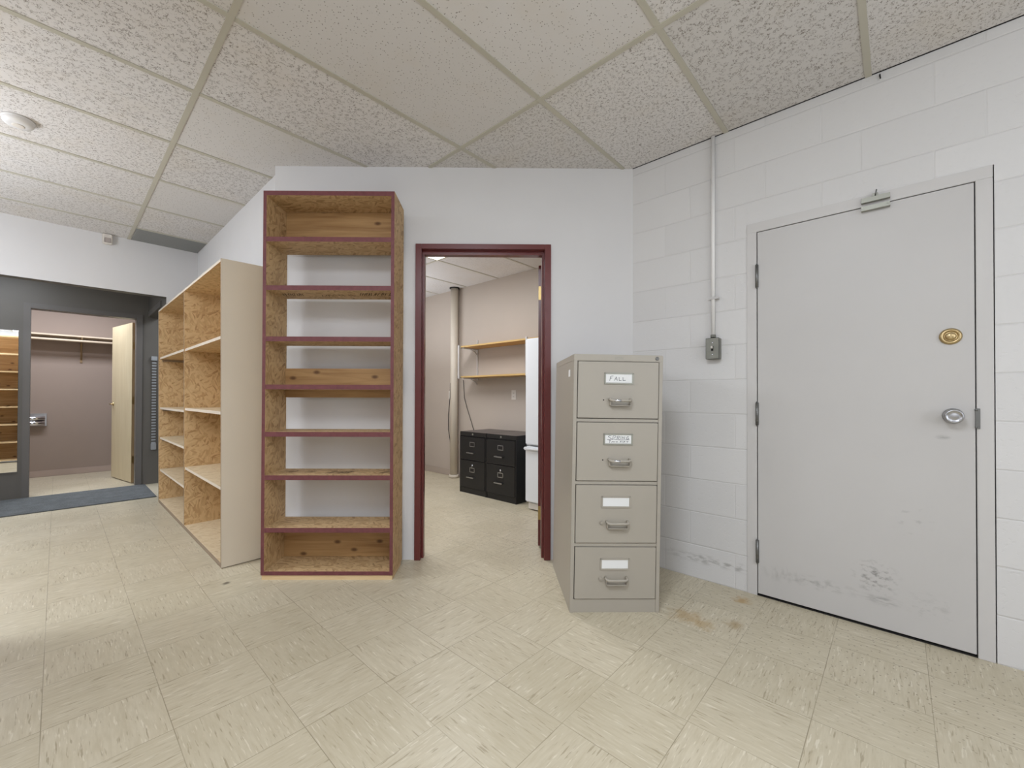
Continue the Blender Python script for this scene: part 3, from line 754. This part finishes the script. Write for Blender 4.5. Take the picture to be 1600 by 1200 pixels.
# local leaf: x along the leaf, face towards the camera is +y
lf = on_leaf(MB().box(0, LL, -.040, 0, .012, 2.04, 0, .001, {'-x': 1, '+x': 1})).build('door_leaf', [M['beech'], M['beech_edge']], d3)
hd = MB().lathe((LL-.065, 0, 1.0), (0, 1, 0), [(.026, 0), (.026, .004), (.012, .010), (.010, .040), (0, .041)], 20)
hd.tube([(LL-.065, .034, 1.0), (LL-.075, .040, 1.0), (LL-.12, .042, 1.0), (LL-.165, .040, .996)], .008, 10)
hd.lathe((LL-.065, -.040, 1.0), (0, -1, 0), [(.026, 0), (.026, .004), (.012, .010), (.010, .040), (0, .041)], 20).tube([(LL-.065, -.074, 1.0), (LL-.04, -.080, 1.0), (LL+.03, -.080, .996)], .008, 10)
on_leaf(hd).build('lever_handle', M['brass'], lf)
for zc in (1.75, 1.05, .30): on_leaf(MB().box(-.0025, .0, -.036, -.006, zc-.045, zc+.045).cyl((-.006, -.042, zc-.045), (-.006, -.042, zc+.045), .006, seg=12)).build('hinge', M['brass_dull'], lf)

cr = thing('closet_shelf', 'long pale shelf board with hanging rod across the mauve closet wall', 'shelf', (0, CY, 1.92))
MB().box(-1.09, 1.19, -.28, -.002, -.002, .018).build('shelf_board', M['rod'], cr)
MB().cyl((-1.09, -.25, -.055), (1.19, -.25, -.055), .016, seg=16).build('rod', M['rod'], cr)
MB().box(.222, .244, -.012, -.001, -.34, -.003, 0).box(.226, .240, -.27, -.012, -.016, -.003).tube([(.233, -.01, -.30), (.233, -.13, -.16), (.233, -.25, -.03)], .007, 8).box(.228, .238, -.275, -.262, -.02, .03).build('bracket', M['beech_edge'], cr)
dp = thing('towel_dispenser', 'chrome recessed paper dispenser on the mauve closet wall', 'dispenser', (-.235, CY, .78))
MB().box(-.14, .14, -.020, .002, -.085, .085).build('plate', M['steel'], dp)
MB().lathe((-.125, -.055, .02), (1, 0, 0), [(.030, 0), (.030, .25)], 20).cyl((-.125, -.05, -.045), (.125, -.05, -.045), .036, seg=20).box(-.125, .125, -.05, -.02, -.08, .05, 0, .006).build('roll_cover', M['chrome'], dp)
mr = thing('wall_mirror', 'tall frameless mirror on the charcoal wall left of the closet doorway', 'mirror', (-.49, AY, 0))
MB().box(-.20, .20, -.006, -.001, .295, 1.805, 0, .001).build('glass', M['mirror'], mr)
MB().box(-.20, .20, -.010, -.001, .285, .2945, 0, .001).build('bottom_clip', M['casing_grey'], mr)
rs_ = thing('ribbed_strip', 'pale ribbed metal strip with end caps on the charcoal wall beside the shelving', 'strip', (.845, AY, 0))
rb = MB().box(-.014, .014, -.010, -.001, .50, 1.56, 1)
z = .51
while z < 1.55:
    rb.box(-.022, .022, -.018, -.008, z, z+.017, 0, .002); z += .036
rb.build('ribs', [M['ribs'], M['casing_grey']], rs_)
MB().box(-.03, .03, -.03, -.001, 1.555, 1.61, 0, .004).build('end_cap', M['ribs'], rs_)
MB().box(-.026, .026, -.03, -.001, .43, .51, 0, .004).build('end_cap', M['ribs'], rs_)
# casing of the side opening
struct(MB().box(.778, .79, 5.90, 6.79, 2.10, 2.165, 0, .002).box(.90, 1.9, AY-.02, AY, 2.0, 2.06).build('trim_3', M['casing_grey']))
m_ = MB().box(-1.30, .765, 5.90, AY-.018, .0005, .010, 0, .003).build('floor_mat', M['mat'])
tag(m_, 'grey ribbed carpet mat on the floor in front of the closet doorway', 'mat')

# pine shelving seen in the mirror, standing left of the camera's view
ps = thing('pine_bookcase', 'open pine shelving of many boards, seen reflected in the mirror', 'bookcase', (-.34, 3.05, 0), PI)
PW, PD, PH = .95, .30, 2.12
for x0 in (0, PW-.02): MB().box(x0, x0+.02, 0, PD, 0, PH).build('side_panel', M['pine_light'], ps)
for k in range(8):
    zz = .05+k*.292
    MB().box(.02, PW-.02, 0, PD-.012, zz-.02, zz).build('shelf', M['pine_light'], ps)
MB().box(.02, PW-.02, PD-.012, PD, .03, PH).build('back_panel', M['pine'], ps)

# ------------------------------------------------------------------ small fixtures of the main room
ms = thing('motion_sensor', 'small ivory motion sensor at the top of the white far wall', 'sensor', (.326, FY, 2.640))
MB().box(-.036, .036, -.045, -.0005, -.050, .046, 0, .006).build('housing', M['plastic'], ms)
MB().box(-.022, .024, -.049, -.045, -.038, .006, 0, .002).build('lens', M['plastic_grey'], ms)
sd = thing('smoke_detector', 'round white smoke detector on the ceiling tiles at the left', 'smoke detector', (-.166, 3.63, H))
MB().lathe((0, 0, -.0005), (0, 0, -1), [(.067, 0), (.067, .008), (.064, .010), (.064, .012), (.063, .024), (.055, .034), (.030, .037), (0, .037)], 36).build('housing', M['white'], sd)
MB().lathe((0, 0, -.037), (0, 0, -1), [(.026, 0), (.026, .003), (.022, .004), (0, .004)], 24).build('cap', M['plastic'], sd)
gr = thing('ceiling_grille', 'grey perforated return air grille in the far ceiling corner', 'vent', ((CGX+.013+A.x)/2, (5.185+FY)/2, H))
gx_, gy_ = (A.x-CGX-.013)/2-.004, (FY-5.185)/2-.003
MB().box(-gx_, gx_, -gy_, gy_, -.003, -.0005).build('plate', M['grille'], gr)
gm = MB(); y = -gy_+.012
while y < gy_-.01: gm.box(-gx_+.01, gx_-.01, y, y+.004, -.0055, -.003); y += .014
gm.build('slat_panel', M['grille'], gr)

# ------------------------------------------------------------------ lamps
def area(name, loc, sx, sy, power, rot=(0,0,0), color=(1, .965, .93)):
    l = bpy.data.lights.new(name, 'AREA'); l.shape = 'RECTANGLE'; l.size = sx; l.size_y = sy
    l.energy = power; l.color = color
    o = bpy.data.objects.new(name, l); COL.objects.link(o); o.location = loc; o.rotation_euler = rot
    return o
WB = (.83, .90, 1.0)
area('room_lamp', (-.15, .41, H-.02), 1.2, .58, 54, color=WB)
area('room_lamp', (-1.42, 3.7, H-.02), 1.2, .58, 60, color=WB)
area('room_lamp', (-.15, -1.49, H-.02), 1.2, .58, 16, color=WB)
# added uplights that brighten the ceiling, and an added weak frontal fill
area('bounce_fill', (-1.0, -.9, 1.5), .8, .8, 62, (PI, 0, 0), WB)
area('bounce_fill', (-1.5, 3.9, 1.5), .8, .8, 46, (PI, 0, 0), WB)
area('fill_lamp', (1.2, -2.1, 1.5), 1.4, 1.4, 17, (PI/2, 0, -.1), WB)
area('back_room_lamp', (2.26, 3.355, 2.604), 1.15, .55, 30, color=(.84, .90, 1.))
area('back_room_lamp', (2.3, 4.9, 2.59), 1.0, .5, 8, color=(.84, .90, 1.))
area('back_bounce_fill', (2.5, 4.9, 1.5), .7, .7, 20, (PI, 0, 0), (.84, .90, 1.))  # added uplight without a fixture, brightens the back room ceiling
area('closet_lamp', (0, 7.4, 2.57), 1.4, .4, 42, color=(.84, .89, 1.))
area('passage_fill', (1.5, 6.2, 2.46), .5, .4, 16, color=WB)  # added fill, no fixture in the passage, lifts its grey walls
area('alcove_fill', (-.6, 6.15, 2.46), .9, .4, 17, color=WB)  # added fill that brightens the alcove, not an actual fixture
w = bpy.data.worlds.new('World'); S.world = w; w.use_nodes = True
w.node_tree.nodes['Background'].inputs[0].default_value = (.8, .85, .9, 1); w.node_tree.nodes['Background'].inputs[1].default_value = .3

# ------------------------------------------------------------------ camera
cam = bpy.data.cameras.new('camera'); co = bpy.data.objects.new('camera', cam); COL.objects.link(co)
cam.sensor_width = 36.; cam.sensor_fit = 'HORIZONTAL'; cam.lens = 655.77/1600*36
cam.shift_x = 22.05/1600; cam.shift_y = 14.2/1600; cam.clip_start = .02
yaw, pitch, roll = .7609, .0084, .0031
fw = Vector((math.cos(yaw)*math.cos(pitch), math.sin(yaw)*math.cos(pitch), math.sin(pitch)))
r0 = Vector((math.sin(yaw), -math.cos(yaw), 0)); u0 = r0.cross(fw)
r = r0*math.cos(roll)+u0*math.sin(roll); u = -r0*math.sin(roll)+u0*math.cos(roll)
mt = Matrix((r, u, -fw)).transposed().to_4x4(); mt.translation = (0, 0, 1.1144)
co.matrix_world = mt
S.camera = co
S.view_settings.view_transform = 'Standard'; S.view_settings.look = 'None'
S.view_settings.exposure = 0.; S.view_settings.gamma = 1.
